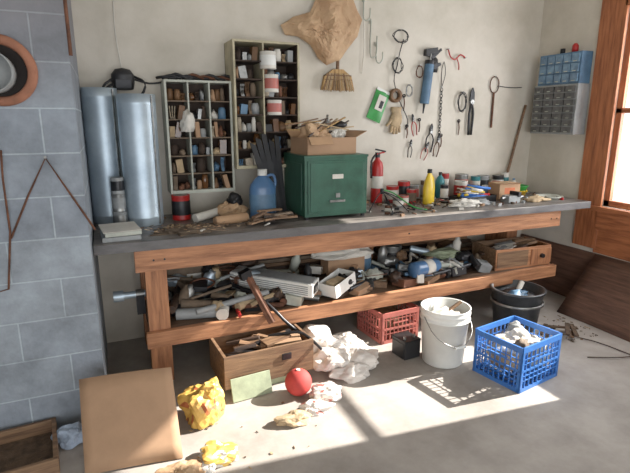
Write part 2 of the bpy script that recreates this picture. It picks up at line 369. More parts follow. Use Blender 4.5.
# green metal cabinet
w=B('green_metal_cabinet',(1.18,-.60,ZB))
W_,D_,H_=.46,.40,.42
w.bb((0,0,.02),(W_,D_,H_),m_green)
for (x,y) in ((.02,.02),(W_-.02,.02),(.02,D_-.02),(W_-.02,D_-.02)): w.cyl((x,y,0),(x,y,.021),.014,m_blkm,n=10)
w.bb((-.004,-.006,H_-.012),(W_+.004,D_,H_+.004),m_green)
w.bb((.02,-.010,.04),(W_-.02,.001,H_-.03),m_green);w.bb((.035,-.016,.055),(W_-.035,-.009,H_-.045),m_green)
w.bb((.19,-.02,.27),(.27,-.016,.30),m_wpap)
w.bb((.17,-.03,.115),(.28,-.016,.13),m_steel);w.bb((.01,-.008,.185),(W_-.01,-.002,.19),m_blkm)
w.box((W_/2,-.02,.16),(.03,.008,.03),m_steel)
w.bb((-.004,.05,.06),(0,D_-.05,H_-.05),m_green)
w.done(.003)
w=B('open_cardboard_box',(1.40,-.40,ZB+H_+.004),(0,0,.12))
for (c,d) in (((0,-.12,.055),(.38,.004,.11)),((0,.12,.055),(.38,.004,.11)),((-.19,0,.055),(.004,.24,.11)),((.19,0,.055),(.004,.24,.11)),((0,0,.003),(.38,.24,.004))): w.box(c,d,m_card)
w.box((0,.155,.135),(.38,.09,.004),m_card2,(R(35),0,0));w.box((.235,0,.13),(.1,.24,.004),m_card,(0,R(-25),0));w.box((-.1,-.14,.09),(.17,.06,.004),m_card2,(R(50),0,0))
w.blob((-.06,0,.12),(.13,.10,.09),m_paper,.6,1.6,6,4,smooth=False,crush=True);w.blob((.09,0,.13),(.09,.08,.07),m_wpap,.5,1.8,8,4,smooth=False,crush=True)
for i in range(14): w.box((random.uniform(-.18,.1),random.uniform(-.08,.05),.16+.004*i),(.24,.014,.008),random.choice([m_boxw,m_rust,m_tan,m_dkw,m_strw]),(0,random.uniform(-.6,.2),random.uniform(-.5,.5)))
w.blob((.1,-.05,.19),(.06,.04,.03),m_blkm,.4,2,3,2);w.lathe([(0,0),(.02,0),(.022,.05),(.008,.07),(.008,.1),(0,.1)],m_steel,c=(.02,-.02,.16),n=12)
w.done()
w=B('fire_extinguisher',(1.985,-.14,ZB));w.lathe([(0,0),(.045,0),(.048,.01),(.048,.28),(.04,.32),(.02,.345),(.018,.37)],m_red)
w.cyl((0,0,.36),(0,0,.40),.02,m_blkm);w.box((.02,-.01,.415),(.09,.02,.012),m_blkm,(0,.2,0));w.box((.02,-.01,.395),(.07,.018,.01),m_red,(0,-.2,0));w.tube([(-.02,0,.38),(-.06,-.01,.33),(-.058,-.01,.2)],.009,m_blk)
w.lathe([(.049,.12),(.0495,.125),(.0495,.21),(.049,.215)],m_wpap);w.done()
w=B('wire_tripod',(1.85,-.45,ZB))
for p in ((-.15,-.08),(.14,-.14),(.12,.1),(-.02,-.2),(.25,-.05)): w.tube([(p[0],p[1],.006),(p[0]*.5,p[1]*.5,.09),(0,0,.14)],.004,m_blkm)
w.cyl((0,0,.12),(0,0,.16),.014,m_blkm);w.tube([(0,0,.15),(.1,.0,.12),(.2,-.1,.03),(.3,-.15,.006)],.005,m_green2)
w.done()
items=[(2.12,-.16,.05,.13,m_red,m_wpap),(2.24,-.14,.05,.16,m_red,m_blkm),(2.14,-.29,.045,.07,m_redp,m_wpap),(2.05,-.36,.04,.06,m_steel,m_wpap),(2.23,-.27,.04,.11,m_red,m_dust),
 (2.69,-.09,.032,.2,m_red,m_wpap),(2.74,-.24,.055,.15,m_wpap,m_red),(2.85,-.11,.055,.19,m_steel,m_redp),(2.97,-.15,.04,.17,m_teal,m_wpap),(2.55,-.27,.032,.13,m_blkm,m_wpap),(3.08,-.12,.05,.17,m_grey,m_blkm),(2.48,-.11,.045,.15,m_dust,m_grey),(3.17,-.2,.045,.12,m_red,m_steel),(2.87,-.26,.04,.11,m_blkm,m_red),(3.27,-.1,.05,.16,m_blk,m_wpap),(2.35,-.12,.045,.12,m_grey,m_redp),(3.0,-.27,.045,.1,m_wpap,m_blue2),(3.36,-.09,.035,.18,m_wpap,m_teal)]
for (x,y,r,h,a,b_) in items: can('paint_tin',x,y,ZB,r,h,a,b_)
w=B('yellow_oil_bottle',(2.33,-.36,ZB),(0,0,.4));w.lathe([(0,0),(.055,0),(.06,.01),(.06,.13),(.05,.18),(.024,.235),(.016,.25)],m_yel,sy=.65);w.lathe([(.02,.245),(.018,.275),(0,.275)],m_blk)
w.tube([(.02,0,.22),(.055,0,.2),(.056,0,.13)],.009,m_yel);w.done()
bottle('glue_bottle',2.42,-.24,ZB,.03,.18,m_white,m_red);bottle('teal_bottle',2.60,-.14,ZB,.04,.22,m_teal,m_blk);bottle('glue_bottle',3.36,-.2,ZB,.03,.14,m_wpap,m_blue2)
w=B('tool_tray',(2.72,-.42,ZB),(0,0,.1))
w.box((0,0,.006),(.36,.16,.01),m_blkm);
for sgn in (-1,1): w.box((0,.08*sgn,.03),(.36,.006,.05),m_blkm);w.box((.18*sgn,0,.03),(.006,.16,.05),m_blkm)
for i in range(36): w.tube([(random.uniform(-.15,-.05),random.uniform(-.06,.06),.03+.003*i),(random.uniform(.0,.15),random.uniform(-.06,.06),.035+.002*i)],random.uniform(.005,.014),random.choice([m_steel,m_red,m_yel,m_rust,m_blk,m_blue,m_wpap]))
w.done()
w=B('bench_vise_parts',(2.98,-.57,ZB));w.box((0,0,.03),(.12,.08,.06),m_grey);w.cyl((-.1,0,.04),(.12,0,.04),.014,m_steel);w.cyl((.12,-.05,.04),(.12,.05,.04),.006,m_steel);w.box((.04,0,.07),(.03,.1,.04),m_blkm);w.done(.004)
w=B('folded_rags',(2.52,-.55,ZB));w.blob((0,0,.02),(.12,.07,.035),m_wpap,.5,2,11,4);w.blob((.18,.02,.015),(.09,.06,.025),m_grey,.5,2,12,3);w.done()
w=B('small_cardboard_box',(3.06,-.40,ZB),(0,0,-.1));w.box((0,0,.07),(.2,.15,.14),m_card2);w.box((0,0,.1405),(.2,.03,.001),m_tan);w.box((0,-.0755,.08),(.1,.001,.05),m_org2);w.box((0,-.09,.142),(.2,.03,.002),m_card2,(R(-20),0,0));w.done(.002)
w=B('stacked_tubs',(3.29,-.32,ZB));w.lathe([(0,0),(.06,0),(.085,.05),(.088,.05),(.088,.055),(.08,.055),(.055,.01),(0,.01)],m_yel);w.lathe([(0,.04),(.055,.04),(.08,.09),(.084,.095),(.075,.095),(.05,.05),(0,.05)],m_green2,c=(.01,0,0));w.done()
w=B('plastic_dish',(3.42,-.55,ZB));w.lathe([(0,0),(.07,0),(.1,.03),(.105,.03),(.07,.006),(0,.006)],m_lgrey);w.done()
w=B('leaning_stick',(3.40,-.04,ZB));w.tube([(0,0,.01),(.1,.01,.4),(.2,.02,.78)],.012,m_boxw);w.done()
w=B('work_gloves',(3.2,-.6,ZB));w.blob((0,0,.018),(.08,.05,.03),m_tan,.4,2,15,3)
for i in range(4): w.cyl((.05,-.035+.022*i,.018),(.13+.008*(i%2),-.045+.026*i,.014),.011,m_tan,.009,n=8)
w.cyl((.0,.04,.018),(.05,.085,.014),.012,m_tan,.01,n=8);w.done()
w=B('scattered_hardware',(0,0,ZB))
for i in range(280):
    x=random.uniform(.3,3.5) if i<110 else random.uniform(1.7,3.5);y=random.uniform(-.72,-.08)
    if 1.1<x<1.7 or (x>2.4 and y<-.66): continue
    k=random.random();m=random.choice([m_steel,m_rust,m_blkm,m_boxw,m_card,m_wpap,m_dirt,m_red if i%5==0 else m_grey])
    if k<.5: a=random.uniform(0,6);l=random.uniform(.02,.10);w.tube([(x,y,.005),(x+l*math.cos(a),y+l*math.sin(a)*.5,.005+random.random()*.02)],.005,m,sm=1)
    else: w.box((x,y,.008),(random.uniform(.01,.06),random.uniform(.01,.04),.016),m,(0,0,random.uniform(0,3)))
w.done()

# ---------------- wall hung items
w=B('hanging_paper_bag',(0,0,0))
poly=[(1.52,2.45),(1.77,2.46),(1.87,2.28),(1.84,2.16),(1.76,2.07),(1.69,1.98),(1.58,1.95),(1.51,1.99),(1.45,2.08),(1.36,2.13),(1.25,2.14),(1.22,2.2),(1.32,2.26),(1.45,2.30)]
cxp=sum(p[0] for p in poly)/len(poly);czp=sum(p[1] for p in poly)/len(poly)
rings=12;q_=3;k=len(poly)*q_;edge=[];L_=len(poly)
for i in range(L_):
    p0,p1=Vector(poly[i]),Vector(poly[(i+1)%L_])
    for t in range(q_):
        v=p0.lerp(p1,t/q_);edge.append((v.x,v.y))
rb=random.Random(4)
def bagface(sign):
    vs=[]
    for j in range(rings+1):
        s_=j/rings
        for e in edge:
            jj=1+.05*noise.noise(Vector((e[0]*9,e[1]*9,2)))*s_
            x=cxp+(e[0]-cxp)*s_*jj;z=czp+(e[1]-czp)*s_*jj
            th=(1-s_**4)
            if 0<j<rings: x+=rb.uniform(-.009,.009);z+=rb.uniform(-.009,.009)
            rd_=(.5-2*abs(noise.noise(Vector((x*5+z*3,z*3,1)))))*.06+rb.uniform(-.007,.007)
            y=-.045-sign*(.05*th+max(-.04,rd_)*th)
            vs.append((x,min(y,-.004),z))
    fs=[]
    for j in range(rings):
        for i in range(k):
            a,b_,c_,d_=j*k+i,j*k+(i+1)%k,(j+1)*k+(i+1)%k,(j+1)*k+i
            if (i+j)%2: fs+=[(a,b_,c_),(a,c_,d_)]
            else: fs+=[(a,b_,d_),(b_,c_,d_)]
    w.add(vs,fs,m_paper,False)
bagface(1);bagface(-.5)
w.cyl((1.65,0,2.42),(1.65,-.09,2.43),.006,m_steel,n=8);w.done()
w=B('whisk_broom',(1.68,-.03,1.77));w.prism([(-.135,0),(.135,0),(.11,.10),(.04,.15),(-.04,.15),(-.11,.10)],.035,m_strw);w.cyl((0,0,.14),(0,0,.30),.013,m_boxw)
for i in range(34): w.cyl((-.13+i*.0079,-.019+random.uniform(-.004,.004),-.018*random.random()),(-.085+i*.0051,-.018,.12),.003,random.choice([m_strw,m_tan,m_boxw]),n=4)
w.box((0,0,.105),(.215,.042,.008),m_brnz);w.box((0,0,.075),(.23,.042,.005),m_brnz);w.done()
def hook(x,z,l,name='wall_hook',m=m_lgrey):
    w=B(name,(x,0,z));w.tube([(0,0,l),(0,-.015,l),(0,-.015,.03),(.02,-.03,0),(.045,-.035,.03),(.045,-.035,l*.6)],.005,m);w.box((0,-.006,l),(.02,.012,.03),m);w.done()
hook(1.965,2.02,.26);hook(2.02,1.98,.14);hook(1.90,2.28,.15)
def coil(name,x,z,r,m,n=3,t=.004,ez=1.3,seed=0):
    w=B(name,(x,-.02,z));pts=[];rr=random.Random(seed)
    for i in range(n*10+1):
        a=i*math.pi/5;q=r*(1+.12*math.sin(i*1.7)+rr.uniform(-.1,.1));pts.append((q*math.cos(a),.0-.012*rr.random(),q*ez*math.sin(a)))
    w.tube(pts,t,m,sm=2);w.cyl((0,.018,r*ez),(0,-.02,r*ez),.005,m_steel,n=8);return w
coil('wire_coil',2.23,2.19,.065,m_blkm,3,.003,.7).done()
w=coil('hanging_cable',2.21,1.97,.045,m_blk,3,.003,1.2,2);w.tube([(.05,0,.2),(.02,.0,.1),(0,0,.0),(-.03,-.01,-.12),(.04,-.0,-.28),(.12,-.0,-.42),(.1,-.0,-.5)],.004,m_blk);w.done()
w=B('caulking_gun',(2.47,-.04,1.66),(0,R(6),0))
w.cyl((0,0,.02),(0,0,.33),.038,m_blue2);w.cyl((0,0,.33),(0,0,.36),.04,m_blkm);w.cyl((0,0,.36),(0,0,.44),.006,m_steel);w.cyl((0,0,.02),(0,0,-.06),.012,m_blkm,.005)
w.prism([(.0,.33),(.10,.36),(.11,.34),(.03,.29)],.014,m_blkm);w.prism([(.0,.40),(.09,.47),(.1,.455),(.02,.37)],.012,m_blkm);w.box((0,.02,.42),(.09,.04,.05),m_blkm);w.prism([(-.06,.44),(.05,.47),(.06,.43),(-.05,.40)],.03,m_blk);w.done(.001)
w=B('drill_bit_bag',(2.56,-.03,1.93));w.lathe([(0,0),(.03,0),(.035,.05),(.03,.10),(.01,.12)],m_blk,sy=.5);w.cyl((0,.028,.12),(0,-.01,.12),.004,m_steel,n=8);w.done()
w=B('green_packet',(2.05,-.012,1.66),(0,R(22),0));w.grid(lambda u,v:((u-.5)*.13,-.008-.015*math.sin(math.pi*u)*math.sin(math.pi*v),(v-.5)*.25),8,10,m_green2);w.box((0,-.025,.02),(.07,.003,.12),m_wpap);w.box((.01,-.027,.01),(.03,.003,.06),m_blkm);w.box((0,-.006,.12),(.13,.008,.02),m_white);w.box((0,-.002,0),(.13,.006,.24),m_green2);w.done()
w=B('tape_roll',(2.2,-.022,1.74));w.lathe([(.03,-.018),(.055,-.018),(.055,.018),(.03,.018),(.03,-.018)],m_brnz,r=(R(90),0,0));w.cyl((0,.02,.032),(0,-.025,.032),.004,m_steel,n=8);w.done()
w=B('leather_glove',(2.21,-.03,1.55));w.blob((0,0,0),(.055,.022,.075),m_tan,.25,2,3,3,False)
for i in range(4): w.cyl((-.035+.023*i,0,-.05),(-.045+.028*i,-.0,-.12+.012*abs(i-1.5)),.013,m_tan,.01,n=8)
w.cyl((-.04,0,.0),(-.085,-.0,-.05),.014,m_tan,.01,n=8);w.lathe([(.04,.05),(.052,.1),(.048,.1),(.036,.05)],m_tan,sy=.5);w.done()
def pliers(name,x,z,l,m,a=.12,rot=0,jaw=.3):
    w=B(name,(x,-.02,z),(0,rot,0))
    for s_ in (-1,1):
        w.tube([(0,s_*.003,l*(1-jaw)),(s_*l*a,s_*.003,l*.45),(s_*l*a*.7,s_*.003,0)],l*.026,m)
        w.prism([(0,l*(1-jaw)-.01),(s_*l*.06,l*(1-jaw)+.01),(s_*l*.05,l*.9),(s_*.002,l)][::s_],.012,m_blkm)
    w.cyl((0,.012,l*(1-jaw)),(0,-.012,l*(1-jaw)),l*.05,m_steel,n=12);w.cyl((0,.018,l*(1-jaw)+.02),(0,-.01,l*(1-jaw)+.02),.004,m_steel,n=8);w.done()
pliers('tin_snips',2.55,1.28,.24,m_blk,.16,.1);pliers('bolt_cutter',2.98,1.42,.40,m_blkm,.06);pliers('pliers',2.41,1.42,.18,m_red,.15,-.2);pliers('pliers',2.62,1.24,.19,m_rust,.15,.2);pliers('pliers',2.49,1.22,.16,m_redp,.2,.4);pliers('pliers',2.36,1.24,.15,m_blkm,.14,.1)
w=B('hanging_chain',(2.66,-.012,1.42))
for i in range(16): 
    z=.025*i;w.tube([(.01,(-.004 if i%2 else .004),z),(0,0,z+.018),(-.01,(.004 if i%2 else -.004),z),(0,0,z-.018)],.003,m_blkm,closed=True,sm=2,n=5)
w.cyl((0,.012,.4),(0,-.01,.4),.005,m_steel,n=8);w.tube([(0,0,.4),(-.02,-.01,.5),(.0,-.01,.6),(.02,-.01,.5),(0,0,.4)],.003,m_blkm);w.done()
w=B('red_clamp',(2.79,-.015,2.06));w.tube([(-.09,0,.06),(-.07,-.01,.0),(-.02,-.01,-.02),(.03,-.01,.02),(.09,0,.0)],.006,m_red);w.tube([(.0,0,0),(.02,-.01,-.06),(.03,0,-.1)],.005,m_red);w.cyl((-.09,.015,.06),(-.09,-.01,.06),.006,m_steel,n=8);w.cyl((.09,.015,0),(.09,-.01,0),.006,m_steel,n=8);w.done()
coil('wire_coil',2.87,1.70,.04,m_blkm,4,.003,2.,5).done();coil('wire_coil',2.42,1.93,.03,m_rust,2,.003,1.6,6).done();coil('wire_coil',2.33,1.78,.03,m_grey,3,.003,1.5,9).done()
w=B('strap_wrench',(3.22,-.015,1.5));w.tube([(.05*math.cos(a*.6283),0,.35+.07*math.sin(a*.6283)) for a in range(10)],.005,m_rust,closed=True);w.cyl((0,0,.28),(0,0,-.02),.009,m_rust);w.cyl((0,.015,.42),(0,-.01,.42),.005,m_steel,n=8);w.done()
w=B('wall_rod',(3.4,-.012,1.84));w.tube([(-.13,0,.0),(0,-.005,-.01),(.14,0,-.005)],.004,m_blkm);w.cyl((-.13,.012,0),(-.13,-.01,0),.005,m_steel,n=8);w.done()
for (x,z,l) in ((2.33,1.40,.1),(2.45,1.45,.1),(2.86,1.42,.12),(2.29,1.62,.12),(2.68,1.32,.1)):
    w=B('hanging_key',(x,-.008,z));w.tube([(0,0,l),(.004,-.008,l*.5),(0,-.005,0)],.005,m_rust);w.lathe([(.008,-.004),(.015,-.004),(.015,.004),(.008,.004),(.008,-.004)],m_blkm,c=(0,-.004,l),r=(R(90),0,0),n=12);w.done()
w=B('hanging_cord',(1.9,-.01,1.3));w.tube([(0,0,1.1),(.01,-.005,.8),(.0,0,.6)],.003,m_wpap);w.done()
def organiser(name,y0,y1,z0,z1,xf,cols,rows,mf,mdr):
    w=B(name);x1=XR-.002
    w.bb((xf+.012,y0,z0),(x1,y1,z1),mf)
    W=(y1-y0-.02);Hh=(z1-z0-.02)
    for i in range(cols):
        for j in range(rows):
            ya=y0+.01+W*i/cols+.005;yb=y0+.01+W*(i+1)/cols-.005;za=z0+.01+Hh*j/rows+.005;zb=z0+.01+Hh*(j+1)/rows-.005
            w.bb((xf,ya,za),(xf+.013,yb,zb),mdr);w.bb((xf-.008,(ya+yb)/2-.015,za+.005),(xf,(ya+yb)/2+.015,za+.012),m_lgrey)
    w.done(.0015)
m_drw=mat('smoky_drawer',(.36,.36,.36),.25,0,.4,25,.05,(.2,.2,.2))
m_drb=mat('blue_drawer',(.45,.58,.68),.35,0,.3,20,.05,(.3,.4,.5))
organiser('drawer_organiser',-.56,-.14,1.84,2.09,3.585,5,3,m_blue2,m_drb)
organiser('drawer_organiser',-.57,-.12,1.43,1.838,3.57,4,7,m_grey,m_drw)
w=B('spray_can',(3.64,-.45,2.092));w.lathe([(0,0),(.025,0),(.025,.05),(.01,.07),(0,.07)],m_red);w.lathe([(0,0),(.02,0),(.02,.04),(0,.04)],m_blkm,c=(0,.12,0));w.done()

# ---------------- lower shelf contents
def S(x): return zs(x)
w=B('pipe_vise',(0,0,.03));w.cyl((.0,-.45,.46),(.17,-.45,.46),.022,m_galv);w.cyl((-.03,-.45,.46),(.03,-.45,.46),.034,m_galv);w.cyl((.1,-.45,.46),(.149,-.45,.46),.03,m_steel);w.bb((.10,-.48,.335),(.149,-.42,.46),m_blkm);w.done()
w=B('rolled_canvas',(0,0,S(.4)));
for i,(y,x0,x1,m,r) in enumerate(((-.62,.32,.60,m_grey,.035),(-.55,.3,.68,m_blkm,.04),(-.47,.32,.66,m_lgrey,.035),(-.58,.36,.62,m_dust,.03))): w.cyl((x0,y+.03,r+(.06 if i==3 else 0)),(x1,y-.03,r+.02*(i%2)),r,m,n=16)
w.done()
w=B('paint_roller',(.60,-.66,S(.58)));w.cyl((-.02,-.06,.038),(.03,.12,.038),.038,m_wpap);w.tube([(.03,.12,.035),(.06,.14,.04),(.1,.08,.04),(.09,.0,.03)],.004,m_steel);w.cyl((.09,0,.03),(.08,-.1,.03),.012,m_red);w.done()
def pile(name,x0,x1,y0,y1,hmax,n,pal,seed):
    w=B(name);r=random.Random(seed)
    for i in range(n):
        x=r.uniform(x0,x1);y=r.uniform(y0,y1);z=S(x)+.015+(hmax*(.2+.8*(y-y0)/(y1-y0)))*r.random();m=r.choice(pal);k=r.random()
        a=r.uniform(0,math.pi);l=r.uniform(.15,.5) if k<.3 else r.uniform(.08,.2)
        dx=math.cos(a)*l/2;dy=math.sin(a)*l/2*.5
        dx=max(-(x1-x0)*.45,min((x1-x0)*.45,dx))
        x=min(max(x,x0+abs(dx)),x1-abs(dx));y=min(max(y,y0+abs(dy)),y1-abs(dy))
        if k<.3: w.cyl((x-dx,y-dy,z),(x+dx,y+dy,z+r.uniform(-.0,.06)),r.uniform(.008,.028),m,n=14)
        elif k<.50: w.box((x,y,z),(l,r.uniform(.04,.12),r.uniform(.015,.07)),m,(r.uniform(-.3,.3),r.uniform(-.25,.25),a*.5))
        elif k<.62:
            rr=r.uniform(.05,.1);ti=r.uniform(-.6,.6);pts=[]
            for t in range(28):
                b_=t*.7;q=rr*(1+r.uniform(-.08,.08));pts.append((x+q*math.cos(b_),y+q*math.sin(b_)*.6,z+.02+q*math.sin(b_)*ti*.6))
            w.tube(pts,r.uniform(.003,.006),r.choice([m_blk,m_org2,m_blkm,m_rust,m_grey,m_wpap]),sm=2)
        elif k<.74: w.tube([(x-dx,y-dy,z),(x-dx*.3,y+.05,z+.06),(x+dx*.4,y-.04,z+.02),(x+dx,y+dy,z)],r.uniform(.005,.012),m)
        elif k<.84: 
            q=r.uniform(.025,.045);w.lathe([(0,0),(q,0),(q*1.05,.09),(q*.6,.11),(q*.6,.13),(.0,.13)],m,c=(x,y,z),r=(r.uniform(0,1.5),0,a),n=16)
        else: w.blob((x,y,z+.02),(l*.4,.05,.045),m,.4,2,r.random()*9,3)
    w.done()
metal=[m_blkm,m_steel,m_rust,m_grey,m_dust,m_galv,m_dkw,m_lgrey,m_blk,m_tan]
mix=metal+[m_wpap,m_card,m_boxw,m_boxw,m_lgrey]
pile('scrap_metal_pile',.29,1.0,-.66,-.2,.20,70,metal,1)
pile('cable_and_tool_pile',1.0,1.83,-.66,-.2,.17,64,mix,2)
pile('hardware_pile',1.86,2.75,-.66,-.2,.17,70,mix+[m_blue2],3)
w=B('white_heater_grille',(.99,-.50,S(1)+.13),(R(4),R(3),-.72))
w.box((0,0,0),(.60,.14,.09),m_white);w.box((0,0,.047),(.58,.12,.006),m_grey)
for i in range(5): w.box((0,-.072,-.03+i*.014),(.54,.006,.005),m_grey)
w.box((.3005,0,0),(.002,.10,.06),m_blkm);w.box((.305,0,.0),(.01,.03,.03),m_steel)
w.box((0,0,-.085),(.1,.1,.09),m_dkw)
w.done(.004)
w=B('rusty_angle_bar');w.cyl((.75,-.70,.60),(.88,-.80,.31),.012,m_rust);w.box((.815,-.75,.455),(.045,.012,.33),m_rust,(R(-18),R(-22),0));w.box((.74,-.69,.61),(.07,.05,.05),m_blkm,(0,-.3,.2));w.done()
w=B('metal_junction_box',(1.42,-.62,S(1.42)+.05),(0,R(-12),.5))
for (c,d) in (((0,-.07,.045),(.24,.004,.09)),((0,.07,.045),(.24,.004,.09)),((-.12,0,.045),(.004,.14,.09)),((.12,0,.045),(.004,.14,.09)),((0,0,.002),(.24,.14,.004))): w.box(c,d,m_white)
w.cyl((.05,-.071,.045),(.05,-.076,.045),.02,m_blkm);w.box((-.02,0,.06),(.14,.06,.04),m_tan,(.1,.2,0));w.box((0,0,-.025),(.16,.1,.05),m_dkw);w.done(.001)
w=B('long_wrench',(.93,-.79,S(1.0)-.04));w.tube([(-.1,.12,.14),(-.02,.03,.06),(.03,-.0,.0),(.1,-.02,-.07)],.011,m_blkm);w.cyl((.1,-.02,-.07),(.13,-.02,-.1),.02,m_blkm);w.done()
w=B('plastic_bag_bundle',(1.58,-.38,S(1.55)+.20));w.blob((0,0,.04),(.26,.12,.06),m_wpap,.45,1.6,21,4,smooth=False,crush=True);w.box((0,.02,-.09),(.3,.14,.18),m_card);w.done()
w=B('plank_stack',(1.0,-.12,S(1)));
for i in range(7): w.box((-.1+.05*i,0,.02+i*.03),(1.3-.12*i,.09,.025),(m_dkw,m_boxw,m_dust)[i%3])
w.done()
w=B('plank_stack',(2.55,-.11,S(2.6)));
for i in range(7): w.box((-.02*i,0,.02+i*.035),(1.1-.05*i,.09,.028),(m_dkw,m_boxw,m_dust)[i%3])
w.done()
w=B('storage_box',(.50,-.12,S(.5)));w.box((0,0,.12),(.36,.16,.23),m_dust);w.box((0,0,.237),(.37,.17,.01),m_dkw);w.box((0,-.083,.14),(.1,.004,.05),m_wpap);w.done(.002)
w=B('blue_water_bottle',(2.18,-.60,S(2.22)+.05),(0,R(3),.3));w.lathe([(0,-.17),(.055,-.17),(.058,-.16),(.058,.09),(.035,.13),(.02,.15)],m_jug,c=(0,0,.05),r=(0,R(90),0));w.lathe([(.024,.145),(.024,.18),(0,.18)],m_white,c=(0,0,.05),r=(0,R(90),0));w.lathe([(.059,-.06),(.0595,-.06),(.0595,.03),(.059,.03)],m_wpap,c=(0,0,.05),r=(0,R(90),0));w.box((0,0,-.03),(.16,.08,.04),m_dkw);w.done()
w=B('masking_tape_roll',(2.46,-.60,S(2.46)+.03));w.lathe([(.035,0),(.06,0),(.06,.04),(.035,.04),(.035,0)],m_tan);w.done()
w=B('paper_bundle',(2.48,-.42,S(2.48)+.1));w.blob((0,0,.03),(.18,.1,.045),m_olive,.4,2,5,4,smooth=False,crush=True);w.done()
can('solvent_can',1.78,-.3,S(1.78),.07,.2,m_white,m_blue2);can('solvent_can',2.05,-.3,S(2.05),.075,.22,m_steel,m_blkm)
w=B('wooden_drawer_box',(3.08,-.52,S(3.1)),(0,R(-.7),-.08))
w.box((0,0,.085),(.50,.3,.012),m_boxw)
w.box((0,-.15,.085),(.54,.015,.17),m_org);w.box((0,.15,.085),(.54,.015,.17),m_boxw);w.box((-.26,0,.085),(.015,.3,.17),m_boxw);w.box((.265,0,.085),(.02,.3,.17),m_orgz)
w.box((.17,-.16,.085),(.20,.012,.13),m_orgz);w.box((-.11,-.16,.085),(.30,.008,.13),m_boxw)
w.box((0,0,.008),(.52,.3,.014),m_boxw)
w.cyl((.17,-.165,.09),(.17,-.19,.09),.018,m_blkm,n=14)
for i in range(8): w.box((-.2+.05*i,random.uniform(-.08,.08),.12+.008*i),(.20,.05,.02),random.choice([m_wpap,m_dkw,m_boxw,m_grey]),(random.uniform(-.2,.2),random.uniform(-.2,.2),random.uniform(-.4,.4)))
w.done(.002)

# ---------------- floor items
w=B('wooden_crate_box',(.78,-.86,0),(0,0,.06))
z0=.05;w.bb((-.27,-.15,z0),(.27,.15,z0+.012),m_boxw)
for (a,b_) in (((-.28,-.165,z0),(.28,-.15,z0+.2)),((-.28,.15,z0),(.28,.165,z0+.2)),((-.28,-.15,z0),(-.262,.15,z0+.2)),((.262,-.15,z0),(.28,.15,z0+.2))): w.bb(a,b_,m_boxw)
w.bb((-.2,-.14,0),(.2,.14,z0),m_olive)
w.box((.1,-.17,z0+.13),(.06,.008,.04),m_blkm)
for i in range(16): w.box((random.uniform(-.16,.16),random.uniform(-.08,.08),z0+.11+.006*i),(random.uniform(.1,.26),random.uniform(.02,.1),.02),random.choice([m_dkw,m_boxw,m_dkw,m_blkm,m_card]),(random.uniform(-.2,.2),random.uniform(-.25,.25),random.uniform(-1,1)))
w.tube([(.05,0,z0+.2),(.15,-.05,z0+.22),(.24,-.1,z0+.22),(.32,-.2,z0+.14)],.01,m_blkm)
w.done(.002)
w=B('pale_green_board',(.66,-1.12,.0),(0,0,.10));w.box((0,.045,.065),(.24,.012,.13),m_olive,(R(-18),0,0));w.done(.002)
w=B('red_ball',(.91,-1.16,0));w.lathe([(.078*math.sin(a*math.pi/16),.078-.078*math.cos(a*math.pi/16)) for a in range(17)],m_ball,n=32);w.cyl((0,0,.154),(0,0,.159),.012,m_wpap,n=10);w.done()
w=B('white_plastic_bags',(1.28,-.88,0))
for i,(x,y,rx,ry,rz) in enumerate(((-.08,.12,.16,.14,.12),(.10,.08,.14,.13,.09),(-.06,-.08,.15,.13,.09),(.12,-.10,.14,.12,.07),(0,-.22,.13,.09,.05),(.2,.0,.09,.13,.05))):
    w.blob((x,y,rz*.6),(rx,ry,rz),m_sheet,.5,1.4,20+i*2.3,4,smooth=False,crush=True)
w.done()
w=B('crumpled_cloth',(1.05,-1.24,0));w.blob((0,0,.03),(.11,.08,.05),m_sheet,.5,1.4,9,4,m2=m_redp,thr=.42,smooth=False,crush=True);w.done()
w=B('crumpled_rag',(.80,-1.40,0));w.blob((0,0,.02),(.10,.06,.034),m_tan,.5,1.5,14,4,smooth=False,crush=True);w.blob((.14,.05,.02),(.09,.06,.038),m_sheet,.5,1.5,15,4,m2=m_redp,thr=.4,smooth=False,crush=True);w.done()
w=B('yellow_plastic_bag',(.36,-1.18,0));w.blob((0,0,.08),(.12,.105,.13),m_ybag,.5,1.35,3,4,m2=m_bagp,thr=.40,smooth=False,crush=True);w.blob((.04,-.02,.17),(.06,.05,.05),m_ybag,.6,1.35,5,3,smooth=False,crush=True)
w.done()
w=B('yellow_plastic_bag',(.37,-1.54,0));w.blob((0,0,.03),(.11,.08,.05),m_ybag,.5,1.4,6,4,m2=m_wpap,thr=.15,smooth=False,crush=True);w.done()
w=B('paper_trash_pile',(.18,-1.62,0));w.blob((0,0,.03),(.12,.09,.045),m_paper,.5,1.5,7,4,smooth=False,crush=True);w.blob((.12,.04,.02),(.06,.06,.03),m_wpap,.4,2,8,4,smooth=False,crush=True);w.done()
def sheetboard(name,x0,x1,yb,yt,h,m,skew=0,th=.006):
    w=B(name);w.grid(lambda u,v:(x0+(x1-x0)*u+skew*v,yb+(yt-yb)*v-.05*u,.004+h*v+.006*math.sin(u*3)),10,6,m);return w.done(solid=th)
sheetboard('cardboard_sheet',-.21,.21,-1.42,-1.17,.345,m_card)
w=B('flattened_cardboard_box',(0,0,0));w.box((.0,-1.07,.185),(.34,.24,.012),m_card,(R(8),0,.1));w.bb((-.1,-1.16,0),(.12,-.99,.165),m_dkw);w.done(.002)
w=B('cloth_rag',(-.27,-1.12,0));w.blob((0,0,.035),(.09,.07,.06),m_cblue,.45,1.6,5,4,smooth=False,crush=True);w.done()
w=B('wooden_tray',(-.55,-1.2,0),(0,0,.1));
w.box((0,0,.01),(.42,.34,.014),m_dirt)
for sgn in (-1,1): w.box((0,.17*sgn,.04),(.44,.02,.08),m_boxw);w.box((.21*sgn,0,.04),(.02,.34,.08),m_boxw)
w.done(.002)
